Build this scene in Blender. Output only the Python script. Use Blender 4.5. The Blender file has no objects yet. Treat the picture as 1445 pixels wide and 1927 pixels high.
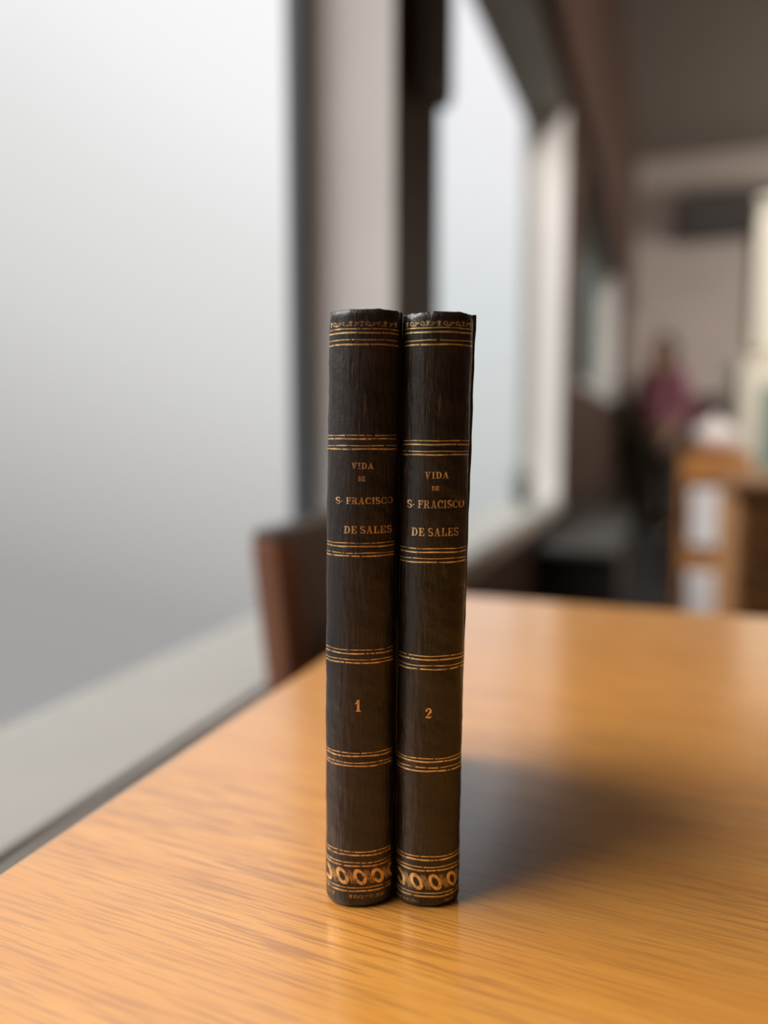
import bpy, math, random
from mathutils import Vector, Matrix
random.seed(7)
SC = bpy.context.scene
COL = SC.collection
R = math.radians

# ------------------------------------------------------------------ camera
TABLE_Z = 0.75
EYE_Z = TABLE_Z + 0.134
YAW = R(19.9)
PITCH = R(6.04)
cam_data = bpy.data.cameras.new('camera')
cam = bpy.data.objects.new('camera', cam_data)
COL.objects.link(cam)
cam.location = (0, 0, EYE_Z)
cam.rotation_euler = (R(90) - PITCH, 0, YAW)
cam_data.sensor_fit = 'VERTICAL'
cam_data.sensor_height = 36.0
cam_data.sensor_width = 27.0
cam_data.lens = 36.0 * 1450 / 1927
cam_data.clip_start = 0.01
cam_data.dof.use_dof = True
cam_data.dof.focus_distance = 0.2085
cam_data.dof.aperture_fstop = 3.2
SC.camera = cam

# ------------------------------------------------------------------ world, light, exposure
SC.view_settings.view_transform = 'Standard'
SC.view_settings.look = 'None'
SC.view_settings.gamma = 1.0
SC.view_settings.use_curve_mapping = False
SC.view_settings.exposure = 0.0
SC.cycles.use_denoising = True
SC.cycles.max_bounces = 10
SC.cycles.diffuse_bounces = 6
SC.cycles.transparent_max_bounces = 12
SC.cycles.sample_clamp_indirect = 6.0
SC.cycles.caustics_reflective = False
SC.cycles.caustics_refractive = False

WORLD_STRENGTH = 1.0
SUN_STRENGTH = 5.3
world = bpy.data.worlds.new('overcast_sky')
SC.world = world
world.use_nodes = True
nt = world.node_tree
nt.nodes.clear()
wout = nt.nodes.new('ShaderNodeOutputWorld')
wbg = nt.nodes.new('ShaderNodeBackground')
wtc = nt.nodes.new('ShaderNodeTexCoord')
wsep = nt.nodes.new('ShaderNodeSeparateXYZ')
wmul = nt.nodes.new('ShaderNodeMath'); wmul.operation = 'MULTIPLY_ADD'
wmul.inputs[1].default_value = 0.60
wramp = nt.nodes.new('ShaderNodeValToRGB')
wmr = nt.nodes.new('ShaderNodeMapRange')
wmr.inputs['From Min'].default_value = -0.6
wmr.inputs['From Max'].default_value = 1.2
nt.links.new(wtc.outputs['Generated'], wsep.inputs[0])
wmax = nt.nodes.new('ShaderNodeMath'); wmax.operation = 'MAXIMUM'; wmax.inputs[1].default_value = 0.66
nt.links.new(wsep.outputs['Y'], wmax.inputs[0])
nt.links.new(wmax.outputs[0], wmul.inputs[0])
nt.links.new(wsep.outputs['Z'], wmul.inputs[2])
nt.links.new(wmul.outputs[0], wmr.inputs['Value'])
nt.links.new(wmr.outputs[0], wramp.inputs[0])
nt.links.new(wramp.outputs[0], wbg.inputs['Color'])
nt.links.new(wbg.outputs[0], wout.inputs[0])
wbg.inputs['Strength'].default_value = WORLD_STRENGTH
cr = wramp.color_ramp
def w_pos(v): return (v + 0.6) / 1.8
stops = [(-0.3, (0.05, 0.05, 0.05)), (0.15, (0.050, 0.051, 0.050)), (0.25, (0.072, 0.073, 0.070)), (0.47, (0.335, 0.336, 0.318)), (0.57, (0.465, 0.467, 0.458)),
         (0.73, (0.62, 0.625, 0.63)), (0.85, (0.81, 0.80, 0.82)), (1.0, (0.94, 0.93, 0.97)), (1.15, (1.15, 1.15, 1.19))]
cr.elements[0].position = w_pos(stops[0][0]); cr.elements[0].color = stops[0][1] + (1,)
cr.elements[1].position = w_pos(stops[-1][0]); cr.elements[1].color = stops[-1][1] + (1,)
for p_, c_ in stops[1:-1]:
    e = cr.elements.new(w_pos(p_)); e.color = c_ + (1,)

# broad soft sky light coming in through the windows
sun_data = bpy.data.lights.new('sky_daylight', 'SUN')
sun_data.energy = SUN_STRENGTH
sun_data.angle = R(43)
sun_data.color = (1.0, 0.97, 0.93)
sun = bpy.data.objects.new('sky_daylight', sun_data)
COL.objects.link(sun)
def aim_sun(o, azimuth_from, elevation):
    # azimuth_from: angle from +X (deg) of the direction the light comes from
    d = Vector((math.cos(R(azimuth_from)) * math.cos(R(elevation)), math.sin(R(azimuth_from)) * math.cos(R(elevation)), math.sin(R(elevation))))
    o.rotation_euler = d.to_track_quat('Z', 'Y').to_euler()
aim_sun(sun, 201, 49)

# added fill area light brightening the far half of the room, no real source
side_data = bpy.data.lights.new('added_side_fill', 'AREA')
side_data.shape = 'RECTANGLE'; side_data.size = 1.8; side_data.size_y = 1.5
side_data.energy = 44
side_data.color = (1.0, 0.93, 0.86)
side = bpy.data.objects.new('added_side_fill', side_data); COL.objects.link(side)
side.location = (4.14, 5.1, 1.68)
side.rotation_euler = Vector((0.89, -0.45, 0.0)).to_track_quat('Z', 'Y').to_euler()
side_data.spread = R(115)

# unseen fill light added under the ceiling to brighten the far furniture
top_fill_data = bpy.data.lights.new('added_top_fill', 'AREA')
top_fill_data.shape = 'RECTANGLE'; top_fill_data.size = 1.1; top_fill_data.size_y = 0.5
top_fill_data.energy = 56
top_fill_data.color = (1.0, 0.93, 0.86)
top_fill = bpy.data.objects.new('added_top_fill', top_fill_data); COL.objects.link(top_fill)
top_fill.location = (1.0, 1.6, 3.20)
top_fill.rotation_euler = (R(48), 0, 0)
top_fill_data.spread = R(110)

# ------------------------------------------------------------------ helpers
class MB:
    def __init__(s): s.v = []; s.f = []; s.m = []
    def add(s, verts, faces, mi=0):
        b = len(s.v); s.v += [tuple(v) for v in verts]
        for f in faces: s.f.append(tuple(b + i for i in f)); s.m.append(mi)
    def box(s, x0, x1, y0, y1, z0, z1, mi=0, mtx=None):
        vs = [Vector((x, y, z)) for z in (z0, z1) for y in (y0, y1) for x in (x0, x1)]
        if mtx is not None: vs = [mtx @ v for v in vs]
        s.add(vs, [(0, 2, 3, 1), (4, 5, 7, 6), (0, 1, 5, 4), (2, 6, 7, 3), (0, 4, 6, 2), (1, 3, 7, 5)], mi)
    def loft(s, rings, cap=True, mi=0):
        n = len(rings[0]); vs = [p for r in rings for p in r]; fs = []
        for i in range(len(rings) - 1):
            for j in range(n):
                fs.append((i*n + j, i*n + (j+1) % n, (i+1)*n + (j+1) % n, (i+1)*n + j))
        if cap:
            fs.append(tuple(reversed(range(n)))); fs.append(tuple((len(rings)-1)*n + j for j in range(n)))
        s.add(vs, fs, mi)
    def lathe(s, prof, cx=0, cy=0, n=24):
        s.loft([[(cx + r*math.cos(2*math.pi*j/n), cy + r*math.sin(2*math.pi*j/n), z) for j in range(n)] for r, z in prof])
    def bar(s, p, q, w, d, mi=0):
        # rectangular bar from p to q
        p = Vector(p); q = Vector(q); ax = (q - p).normalized()
        up = Vector((0, 0, 1)) if abs(ax.z) < 0.9 else Vector((0, 1, 0))
        a = ax.cross(up).normalized(); b = a.cross(ax).normalized()
        s.loft([[c + a*w/2*i + b*d/2*j for i, j in ((-1, -1), (1, -1), (1, 1), (-1, 1))] for c in (p, q)], True, mi)
    def build(s, name, mats, parent=None, bevel=0.0, smooth=False, segs=2):
        me = bpy.data.meshes.new(name)
        me.from_pydata(s.v, [], s.f); 
        for m in (mats if isinstance(mats, (list, tuple)) else [mats]): me.materials.append(m)
        for p, mi in zip(me.polygons, s.m): p.material_index = mi
        me.validate(); me.update()
        if smooth:
            for p in me.polygons: p.use_smooth = True
        o = bpy.data.objects.new(name, me); COL.objects.link(o)
        if parent: o.parent = parent
        if bevel:
            b = o.modifiers.new('bevel', 'BEVEL'); b.width = bevel; b.segments = segs; b.limit_method = 'ANGLE'; b.angle_limit = R(40)
        return o

def tag(o, label=None, cat=None, group=None, kind=None):
    if label: o['label'] = label
    if cat: o['category'] = cat
    if group: o['group'] = group
    if kind: o['kind'] = kind
    return o
def empty(name, loc, rz=0.0):
    o = bpy.data.objects.new(name, None); COL.objects.link(o)
    o.location = loc; o.rotation_euler = (0, 0, rz); o.empty_display_size = 0.02
    return o

def mat(name, color, rough=0.5, metal=0.0, spec=0.5, noise=0.0, nscale=20.0, bump=0.0, bscale=200.0, coat=0.0):
    m = bpy.data.materials.new(name); m.use_nodes = True
    t = m.node_tree; b = t.nodes['Principled BSDF']
    b.inputs['Base Color'].default_value = tuple(color) + (1,)
    b.inputs['Roughness'].default_value = rough
    b.inputs['Metallic'].default_value = metal
    b.inputs['Specular IOR Level'].default_value = spec
    b.inputs['Coat Weight'].default_value = coat
    tc = t.nodes.new('ShaderNodeTexCoord')
    if noise:
        n = t.nodes.new('ShaderNodeTexNoise'); n.inputs['Scale'].default_value = nscale; n.inputs['Detail'].default_value = 6
        r = t.nodes.new('ShaderNodeValToRGB')
        r.color_ramp.elements[0].position = 0.3; r.color_ramp.elements[1].position = 0.7
        r.color_ramp.elements[0].color = tuple(c*(1-noise) for c in color) + (1,)
        r.color_ramp.elements[1].color = tuple(min(1, c*(1+noise)) for c in color) + (1,)
        t.links.new(tc.outputs['Object'], n.inputs['Vector']); t.links.new(n.outputs['Fac'], r.inputs[0]); t.links.new(r.outputs[0], b.inputs['Base Color'])
    if bump:
        n2 = t.nodes.new('ShaderNodeTexNoise'); n2.inputs['Scale'].default_value = bscale; n2.inputs['Detail'].default_value = 4
        bp = t.nodes.new('ShaderNodeBump'); bp.inputs['Strength'].default_value = bump; bp.inputs['Distance'].default_value = 0.002
        t.links.new(tc.outputs['Object'], n2.inputs['Vector']); t.links.new(n2.outputs['Fac'], bp.inputs['Height']); t.links.new(bp.outputs[0], b.inputs['Normal'])
    return m

def wood(name, dark, light, axis='Z', rough=0.45, sc=1.0):
    m = bpy.data.materials.new(name); m.use_nodes = True
    t = m.node_tree; b = t.nodes['Principled BSDF']
    tc = t.nodes.new('ShaderNodeTexCoord'); mp = t.nodes.new('ShaderNodeMapping')
    s = {'X': (2, 40, 40), 'Y': (40, 2, 40), 'Z': (40, 40, 2)}[axis]
    mp.inputs['Scale'].default_value = tuple(v*sc for v in s)
    n = t.nodes.new('ShaderNodeTexNoise'); n.inputs['Scale'].default_value = 1.0; n.inputs['Detail'].default_value = 5
    r = t.nodes.new('ShaderNodeValToRGB')
    r.color_ramp.elements[0].position = 0.35; r.color_ramp.elements[1].position = 0.65
    r.color_ramp.elements[0].color = tuple(dark) + (1,); r.color_ramp.elements[1].color = tuple(light) + (1,)
    b.inputs['Roughness'].default_value = rough
    t.links.new(tc.outputs['Object'], mp.inputs[0]); t.links.new(mp.outputs[0], n.inputs['Vector']); t.links.new(n.outputs['Fac'], r.inputs[0]); t.links.new(r.outputs[0], b.inputs['Base Color'])
    return m

# ------------------------------------------------------------------ materials of the setting
M_plaster = mat('plaster_warm_white', (0.88, 0.85, 0.82), 0.8, noise=0.03, nscale=6)
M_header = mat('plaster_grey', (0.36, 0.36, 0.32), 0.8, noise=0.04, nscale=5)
M_brown = wood('dark_brown_panelling', (0.078, 0.038, 0.024), (0.125, 0.064, 0.042), 'Z', 0.55, 0.6)
M_brown_low = wood('dark_brown_dado', (0.035, 0.022, 0.016), (0.065, 0.040, 0.028), 'Y', 0.6, 0.6)
M_backwall = mat('pinkish_plaster', (0.60, 0.52, 0.47), 0.85, noise=0.05, nscale=3)
M_ceiling = mat('taupe_ceiling', (0.34, 0.30, 0.25), 0.9, noise=0.03, nscale=2)
M_floor = mat('charcoal_floor', (0.055, 0.055, 0.058), 0.45, noise=0.15, nscale=4)
M_wall = mat('beige_plaster', (0.55, 0.50, 0.45), 0.85, noise=0.04, nscale=3)
M_sill = mat('stone_sill', (0.34, 0.325, 0.295), 0.5, noise=0.04, nscale=14)
M_silltrim = mat('sill_edge_grey', (0.42, 0.42, 0.38), 0.6, noise=0.05, nscale=20)
M_silledge = mat('sill_edge_pale', (0.72, 0.71, 0.66), 0.6, noise=0.04, nscale=20)
M_frame = mat('blue_grey_window_frame', (0.085, 0.105, 0.115), 0.45, noise=0.05, nscale=30)

def pane_mat(name, transp, tcol, dcol):
    m = bpy.data.materials.new(name); m.use_nodes = True
    t = m.node_tree; t.nodes.clear()
    o = t.nodes.new('ShaderNodeOutputMaterial'); mx = t.nodes.new('ShaderNodeMixShader'); mx.inputs[0].default_value = 1 - transp
    a = t.nodes.new('ShaderNodeBsdfTransparent'); a.inputs[0].default_value = tcol + (1,)
    d = t.nodes.new('ShaderNodeBsdfTranslucent'); d.inputs[0].default_value = dcol + (1,)
    t.links.new(a.outputs[0], mx.inputs[1]); t.links.new(d.outputs[0], mx.inputs[2]); t.links.new(mx.outputs[0], o.inputs[0])
    return m
M_frost = pane_mat('frosted_glass', 0.85, (1.0, 1.0, 1.0), (0.82, 0.82, 0.82))
M_frost2 = pane_mat('frosted_glass_bluish', 0.86, (0.955, 0.975, 0.98), (0.76, 0.78, 0.79))
M_clear = pane_mat('clear_glass', 0.98, (1.0, 1.0, 1.0), (0.8, 0.8, 0.8))

# ------------------------------------------------------------------ room shell
GX, WX, OX = -0.46, -0.335, -0.475       # glass plane, inner face of the window wall, outer face
SILL, CLEAR, HEAD, TOPB, CEIL = 0.655, 1.62, 1.93, 2.00, 3.30
Y0, Y1, XR = -2.4, 7.6, 4.6
WINS = [(-1.3, 0.962), (1.170, 2.70), (3.22, 5.60)]
SILLS = [SILL, SILL, 1.10]

def face_mats(o, f):
    for p in o.data.polygons: p.material_index = f(p.normal, p.center)

fl = MB(); fl.box(OX, XR, Y0, Y1, -0.05, 0.0); tag(fl.build('floor', M_floor), kind='structure')
ce = MB(); ce.box(OX, XR, Y0, Y1, CEIL, CEIL + 0.05); tag(ce.build('ceiling', M_ceiling), kind='structure')
bw = MB(); bw.box(OX, XR, Y1, Y1 + 0.1, 0, CEIL); tag(bw.build('wall_back', M_backwall), kind='structure')
rw = MB(); rw.box(XR, XR + 0.1, Y0, Y1, 0, CEIL); tag(rw.build('wall_right', M_wall), kind='structure')
fw = MB(); fw.box(OX, XR, Y0 - 0.1, Y0, 0, CEIL); tag(fw.build('wall_front', M_wall), kind='structure')
lw = MB()
lw.box(OX, WX, Y0, Y1, 0, SILL - 0.04)
lw.box(OX, WX, Y0, Y1, HEAD, TOPB)
edges = [Y0] + [v for w in WINS for v in w] + [Y1]
for i in range(0, len(edges), 2): lw.box(OX, WX, edges[i], edges[i+1], SILL - 0.04, HEAD)
lw.box(OX, WX, WINS[2][0], WINS[2][1], SILL - 0.04, SILLS[2] - 0.04)
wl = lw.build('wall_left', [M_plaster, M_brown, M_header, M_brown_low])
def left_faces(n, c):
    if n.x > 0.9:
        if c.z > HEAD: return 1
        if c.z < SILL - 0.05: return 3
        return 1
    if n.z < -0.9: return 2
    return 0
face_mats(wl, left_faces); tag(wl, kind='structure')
up = MB(); up.box(OX, WX - 0.001, Y0, Y1, TOPB, CEIL); up.box(WX, WX + 0.035, Y0, Y1, TOPB, TOPB + 0.10); up.box(WX, WX + 0.02, Y0, Y1, TOPB+0.10, CEIL)
tag(up.build('trim_1', M_brown, bevel=0.004), kind='structure')
# near part of the dado under the first window is painted light grey
dd = MB(); dd.box(WX, WX + 0.006, Y0, WINS[0][1], 0.10, SILL - 0.055)
tag(dd.build('trim_2', mat('pale_grey_dado', (0.85, 0.83, 0.81), 0.6, noise=0.03, nscale=12)), kind='structure')
bb = MB(); bb.box(WX, WX + 0.012, Y0, Y1, 0, 0.09); tag(bb.build('baseboard_left', M_brown_low, bevel=0.003), kind='structure')
bb = MB(); bb.box(WX + 0.012, XR, Y1 - 0.012, Y1, 0, 0.09); tag(bb.build('baseboard_back', M_brown_low, bevel=0.003), kind='structure')

M_smoke = pane_mat('smoked_glass', 0.97, (0.42, 0.45, 0.43), (0.3, 0.33, 0.3))
for i, (a, b) in enumerate(WINS):
    f = MB(); w = 0.028; zs_ = SILLS[i]
    f.box(GX - 0.014, GX + 0.010, a, a + w, zs_, HEAD); f.box(GX - 0.014, GX + 0.010, b - w, b, zs_, HEAD)
    f.box(GX - 0.014, GX + 0.010, a + w, b - w, HEAD - 0.02, HEAD)
    fr = f.build('window_%d' % (i + 1), M_frame if i == 0 else M_silltrim, bevel=0.002)
    tag(fr, kind='structure')
    g = MB(); g.box(GX - 0.012, GX - 0.008, a + w, b - w, zs_, CLEAR)
    pg = g.build('frosted_pane', (M_frost, M_frost2, M_smoke)[i], fr)
    g = MB(); g.box(GX - 0.012, GX - 0.008, a + w, b - w, CLEAR, HEAD - 0.02); g.build('clear_pane', M_clear if i < 2 else M_smoke, fr)
    s = MB(); s.box(OX, WX + 0.004, a, b, zs_ - 0.04, zs_); so = s.build('window_sill', M_sill, fr, bevel=0.003)
    s = MB(); s.box(WX + 0.004, WX + 0.010, a, b, zs_ - 0.045, zs_ - 0.006); s.build('sill_edge', M_silledge, fr, bevel=0.002)
    # portal so that daylight is sampled through the opening
    ld = bpy.data.lights.new('daylight_portal', 'AREA'); ld.shape = 'RECTANGLE'; ld.size = b - a; ld.size_y = HEAD - zs_
    ld.cycles.is_portal = True
    lo = bpy.data.objects.new('daylight_portal', ld); COL.objects.link(lo)
    lo.location = (OX - 0.01, (a + b)/2, (zs_ + HEAD)/2)
    lo.rotation_euler = Matrix(((0, 0, -1), (-1, 0, 0), (0, 1, 0))).to_euler()
# added window frame and panes behind the side fill light, out of frame
f = MB()
for y0_, y1_, z0_, z1_ in ((3.0, 7.2, 0.85, 0.90), (3.0, 7.2, 2.45, 2.50), (3.0, 3.05, 0.9, 2.45), (7.15, 7.2, 0.9, 2.45), (5.07, 5.13, 0.9, 2.45)): f.box(XR - 0.04, XR - 0.001, y0_, y1_, z0_, z1_)
fr = f.build('window_4', M_silltrim); tag(fr, kind='structure')
for y0_, y1_ in ((3.05, 5.07), (5.13, 7.15)):
    g = MB(); g.box(XR - 0.02, XR - 0.016, y0_, y1_, 0.90, 2.45); g.build('frosted_pane', mat('pale_pane', (0.8, 0.82, 0.82), 0.6, noise=0.02, nscale=4), fr)

# ------------------------------------------------------------------ table
GRAIN = R(4.0)
def table_wood():
    m = bpy.data.materials.new('honey_oak'); m.use_nodes = True
    t = m.node_tree; N = t.nodes.new; L = t.links.new; b = t.nodes['Principled BSDF']
    tc = N('ShaderNodeTexCoord')
    mp0 = N('ShaderNodeMapping'); mp0.inputs['Rotation'].default_value = (0, 0, GRAIN); L(tc.outputs['Object'], mp0.inputs[0])
    def noise(scale3, detail=3, dist=0.0, rough=0.5, off=(0, 0, 0)):
        mp = N('ShaderNodeMapping'); mp.inputs['Scale'].default_value = scale3; mp.inputs['Location'].default_value = off
        n = N('ShaderNodeTexNoise'); n.inputs['Scale'].default_value = 1.0; n.inputs['Detail'].default_value = detail
        n.inputs['Distortion'].default_value = dist; n.inputs['Roughness'].default_value = rough
        L(mp0.outputs[0], mp.inputs[0]); L(mp.outputs[0], n.inputs['Vector']); return n.outputs['Fac']
    def ramp(src, stops):
        r = N('ShaderNodeValToRGB'); L(src, r.inputs[0]); e = r.color_ramp.elements
        e[0].position, e[0].color = stops[0][0], stops[0][1] + (1,)
        e[1].position, e[1].color = stops[-1][0], stops[-1][1] + (1,)
        for p, c in stops[1:-1]:
            k = e.new(p); k.color = c + (1,)
        return r.outputs[0]
    def mix(fac, a, c, mode='MIX'):
        x = N('ShaderNodeMix'); x.data_type = 'RGBA'; x.blend_type = mode
        if isinstance(fac, float): x.inputs[0].default_value = fac
        else: L(fac, x.inputs[0])
        for s, v in ((6, a), (7, c)):
            if isinstance(v, tuple): x.inputs[s].default_value = v + (1,)
            else: L(v, x.inputs[s])
        return x.outputs[2]
    base = ramp(noise((3.0, 90, 1), 5, 0.4), [(0.3, (0.70, 0.286, 0.046)), (0.5, (0.745, 0.316, 0.054)), (0.72, (0.78, 0.348, 0.068))])
    streak = ramp(noise((34, 1080, 1), 2.5, 0.12), [(0.515, (0, 0, 0)), (0.60, (1, 1, 1))])
    pores = ramp(noise((50, 1300, 1), 2, 0.1, off=(3, 7, 0)), [(0.56, (0, 0, 0)), (0.68, (1, 1, 1))])
    big = ramp(noise((8, 300, 1), 3, 0.2, off=(9, 2, 0)), [(0.58, (0, 0, 0)), (0.72, (1, 1, 1))])
    patch = ramp(noise((6, 14, 1), 2, 0, off=(1, 5, 0)), [(0.35, (0.35, 0.35, 0.35)), (0.65, (1, 1, 1))])
    sfac = mix(1.0, streak, patch, 'MULTIPLY')
    c1 = mix(sfac, base, (0.47, 0.18, 0.036))
    h = N('ShaderNodeMath'); h.operation = 'MULTIPLY'; h.inputs[1].default_value = 0.45; L(pores, h.inputs[0])
    c2 = mix(h.outputs[0], c1, (0.40, 0.15, 0.034))
    h2 = N('ShaderNodeMath'); h2.operation = 'MULTIPLY'; h2.inputs[1].default_value = 0.18; L(big, h2.inputs[0])
    c3 = mix(h2.outputs[0], c2, (0.45, 0.18, 0.055))
    # tiny pale specks of dust and dents
    vor = N('ShaderNodeTexVoronoi'); vor.inputs['Scale'].default_value = 42; L(tc.outputs['Object'], vor.inputs['Vector'])
    sp = ramp(vor.outputs['Distance'], [(0.014, (0.25, 0.25, 0.25)), (0.024, (0, 0, 0))])
    c4 = mix(sp, c3, (0.85, 0.68, 0.48))
    L(c4, b.inputs['Base Color'])
    b.inputs['Roughness'].default_value = 0.30
    b.inputs['Specular IOR Level'].default_value = 0.9
    b.inputs['Coat Weight'].default_value = 1.0; b.inputs['Coat Roughness'].default_value = 0.17; b.inputs['Coat IOR'].default_value = 1.6
    bp = N('ShaderNodeBump'); bp.inputs['Strength'].default_value = 0.12; bp.inputs['Distance'].default_value = 0.0004; bp.invert = True
    L(sfac, bp.inputs['Height']); L(bp.outputs[0], b.inputs['Normal'])
    return m
M_table = table_wood()
TX0, TX1, TY0, TY1 = -0.186, 0.62, -0.62, 0.606
tb = empty('table', (TX0, TY0, 0))
tag(tb, 'honey-coloured oak table with a fine straight grain, in front of the frosted window', 'table')
k = MB(); k.box(0, TX1 - TX0, 0, TY1 - TY0, TABLE_Z - 0.028, TABLE_Z); k.build('tabletop', M_table, tb, bevel=0.0025, segs=3)
M_tleg = wood('oak_leg', (0.45, 0.20, 0.06), (0.62, 0.30, 0.09), 'Z', 0.5)
for x0, x1, y0, y1 in ((0.131, 0.679, 0.07, 0.09), (0.131, 0.679, TY1-TY0-0.20, TY1-TY0-0.18)):
    k = MB(); k.box(x0, x1, y0, y1, TABLE_Z-0.095, TABLE_Z-0.029); k.build('apron', M_tleg, tb, bevel=0.002)
for x in (0.07, 0.68):
    for y in (0.05, TY1 - TY0 - 0.22):
        k = MB(); k.loft([[(x + 0.03 + s*i, y + 0.03 + s*j, z) for i, j in ((-1, -1), (1, -1), (1, 1), (-1, 1))] for s, z in ((0.02, 0), (0.03, TABLE_Z - 0.029))])
        k.build('leg', M_tleg, tb, bevel=0.003)

# ------------------------------------------------------------------ books
MM = 0.001
def leather(name, dark, light, sheen_rough):
    m = bpy.data.materials.new(name); m.use_nodes = True
    t = m.node_tree; N = t.nodes.new; L = t.links.new; b = t.nodes['Principled BSDF']
    tc = N('ShaderNodeTexCoord')
    n = N('ShaderNodeTexNoise'); n.inputs['Scale'].default_value = 55; n.inputs['Detail'].default_value = 8; n.inputs['Roughness'].default_value = 0.65
    L(tc.outputs['Object'], n.inputs['Vector'])
    r = N('ShaderNodeValToRGB'); r.color_ramp.elements[0].position = 0.35; r.color_ramp.elements[1].position = 0.68
    r.color_ramp.elements[0].color = dark + (1,); r.color_ramp.elements[1].color = light + (1,)
    L(n.outputs['Fac'], r.inputs[0])
    # scuffed, paler scratches
    mps = N('ShaderNodeMapping'); mps.inputs['Scale'].default_value = (700, 700, 90); L(tc.outputs['Object'], mps.inputs[0])
    ns = N('ShaderNodeTexNoise'); ns.inputs['Scale'].default_value = 1; ns.inputs['Detail'].default_value = 3; L(mps.outputs[0], ns.inputs['Vector'])
    rs = N('ShaderNodeValToRGB'); rs.color_ramp.elements[0].position = 0.66; rs.color_ramp.elements[1].position = 0.80
    rs.color_ramp.elements[1].color = (0.6, 0.6, 0.6, 1); L(ns.outputs['Fac'], rs.inputs[0])
    mx = N('ShaderNodeMix'); mx.data_type = 'RGBA'; L(rs.outputs[0], mx.inputs[0]); L(r.outputs[0], mx.inputs[6]); mx.inputs[7].default_value = (0.11, 0.075, 0.05, 1)
    L(mx.outputs[2], b.inputs['Base Color'])
    b.inputs['Specular IOR Level'].default_value = 0.62
    rr = N('ShaderNodeMapRange'); rr.inputs['To Min'].default_value = sheen_rough; rr.inputs['To Max'].default_value = sheen_rough + 0.22
    L(n.outputs['Fac'], rr.inputs['Value']); L(rr.outputs[0], b.inputs['Roughness'])
    # grain: pebbles plus vertical creases
    v = N('ShaderNodeTexVoronoi'); v.inputs['Scale'].default_value = 1500; v.feature = 'DISTANCE_TO_EDGE'; L(tc.outputs['Object'], v.inputs['Vector'])
    mpc = N('ShaderNodeMapping'); mpc.inputs['Scale'].default_value = (900, 900, 130); L(tc.outputs['Object'], mpc.inputs[0])
    nc = N('ShaderNodeTexNoise'); nc.inputs['Scale'].default_value = 1; nc.inputs['Detail'].default_value = 5; L(mpc.outputs[0], nc.inputs['Vector'])
    ng = N('ShaderNodeTexNoise'); ng.inputs['Scale'].default_value = 330; ng.inputs['Detail'].default_value = 6; L(tc.outputs['Object'], ng.inputs['Vector'])
    a1 = N('ShaderNodeMath'); a1.operation = 'MULTIPLY_ADD'; a1.inputs[1].default_value = 0.22; L(v.outputs['Distance'], a1.inputs[0]); L(nc.outputs['Fac'], a1.inputs[2])
    a2 = N('ShaderNodeMath'); a2.operation = 'MULTIPLY_ADD'; a2.inputs[1].default_value = 0.7; L(ng.outputs['Fac'], a2.inputs[0]); L(a1.outputs[0], a2.inputs[2])
    bp = N('ShaderNodeBump'); bp.inputs['Strength'].default_value = 0.5; bp.inputs['Distance'].default_value = 0.0006
    L(a2.outputs[0], bp.inputs['Height']); L(bp.outputs[0], b.inputs['Normal'])
    return m
def gilt(name, bright, worn, dark, thresh):
    m = bpy.data.materials.new(name); m.use_nodes = True
    t = m.node_tree; N = t.nodes.new; L = t.links.new; b = t.nodes['Principled BSDF']
    tc = N('ShaderNodeTexCoord')
    mp = N('ShaderNodeMapping'); mp.inputs['Scale'].default_value = (1, 1, 0.8); L(tc.outputs['Object'], mp.inputs[0])
    n = N('ShaderNodeTexNoise'); n.inputs['Scale'].default_value = 620; n.inputs['Detail'].default_value = 4; n.inputs['Roughness'].default_value = 0.7; L(mp.outputs[0], n.inputs['Vector'])
    r = N('ShaderNodeValToRGB'); e = r.color_ramp.elements
    e[0].position = thresh; e[0].color = dark + (1,); e[1].position = thresh + 0.22; e[1].color = bright + (1,)
    k = e.new(thresh + 0.07); k.color = worn + (1,)
    L(n.outputs['Fac'], r.inputs[0]); L(r.outputs[0], b.inputs['Base Color'])
    mr = N('ShaderNodeMapRange'); mr.inputs['From Min'].default_value = thresh; mr.inputs['From Max'].default_value = thresh + 0.12; mr.inputs['To Min'].default_value = 0.0; mr.inputs['To Max'].default_value = 0.88
    L(n.outputs['Fac'], mr.inputs['Value']); L(mr.outputs[0], b.inputs['Metallic'])
    b.inputs['Roughness'].default_value = 0.42
    bp = N('ShaderNodeBump'); bp.inputs['Strength'].default_value = 0.5; bp.inputs['Distance'].default_value = 0.0003; L(n.outputs['Fac'], bp.inputs['Height']); L(bp.outputs[0], b.inputs['Normal'])
    return m
M_paper = mat('aged_page_edges', (0.50, 0.42, 0.30), 0.8, noise=0.15, nscale=200)

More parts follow.
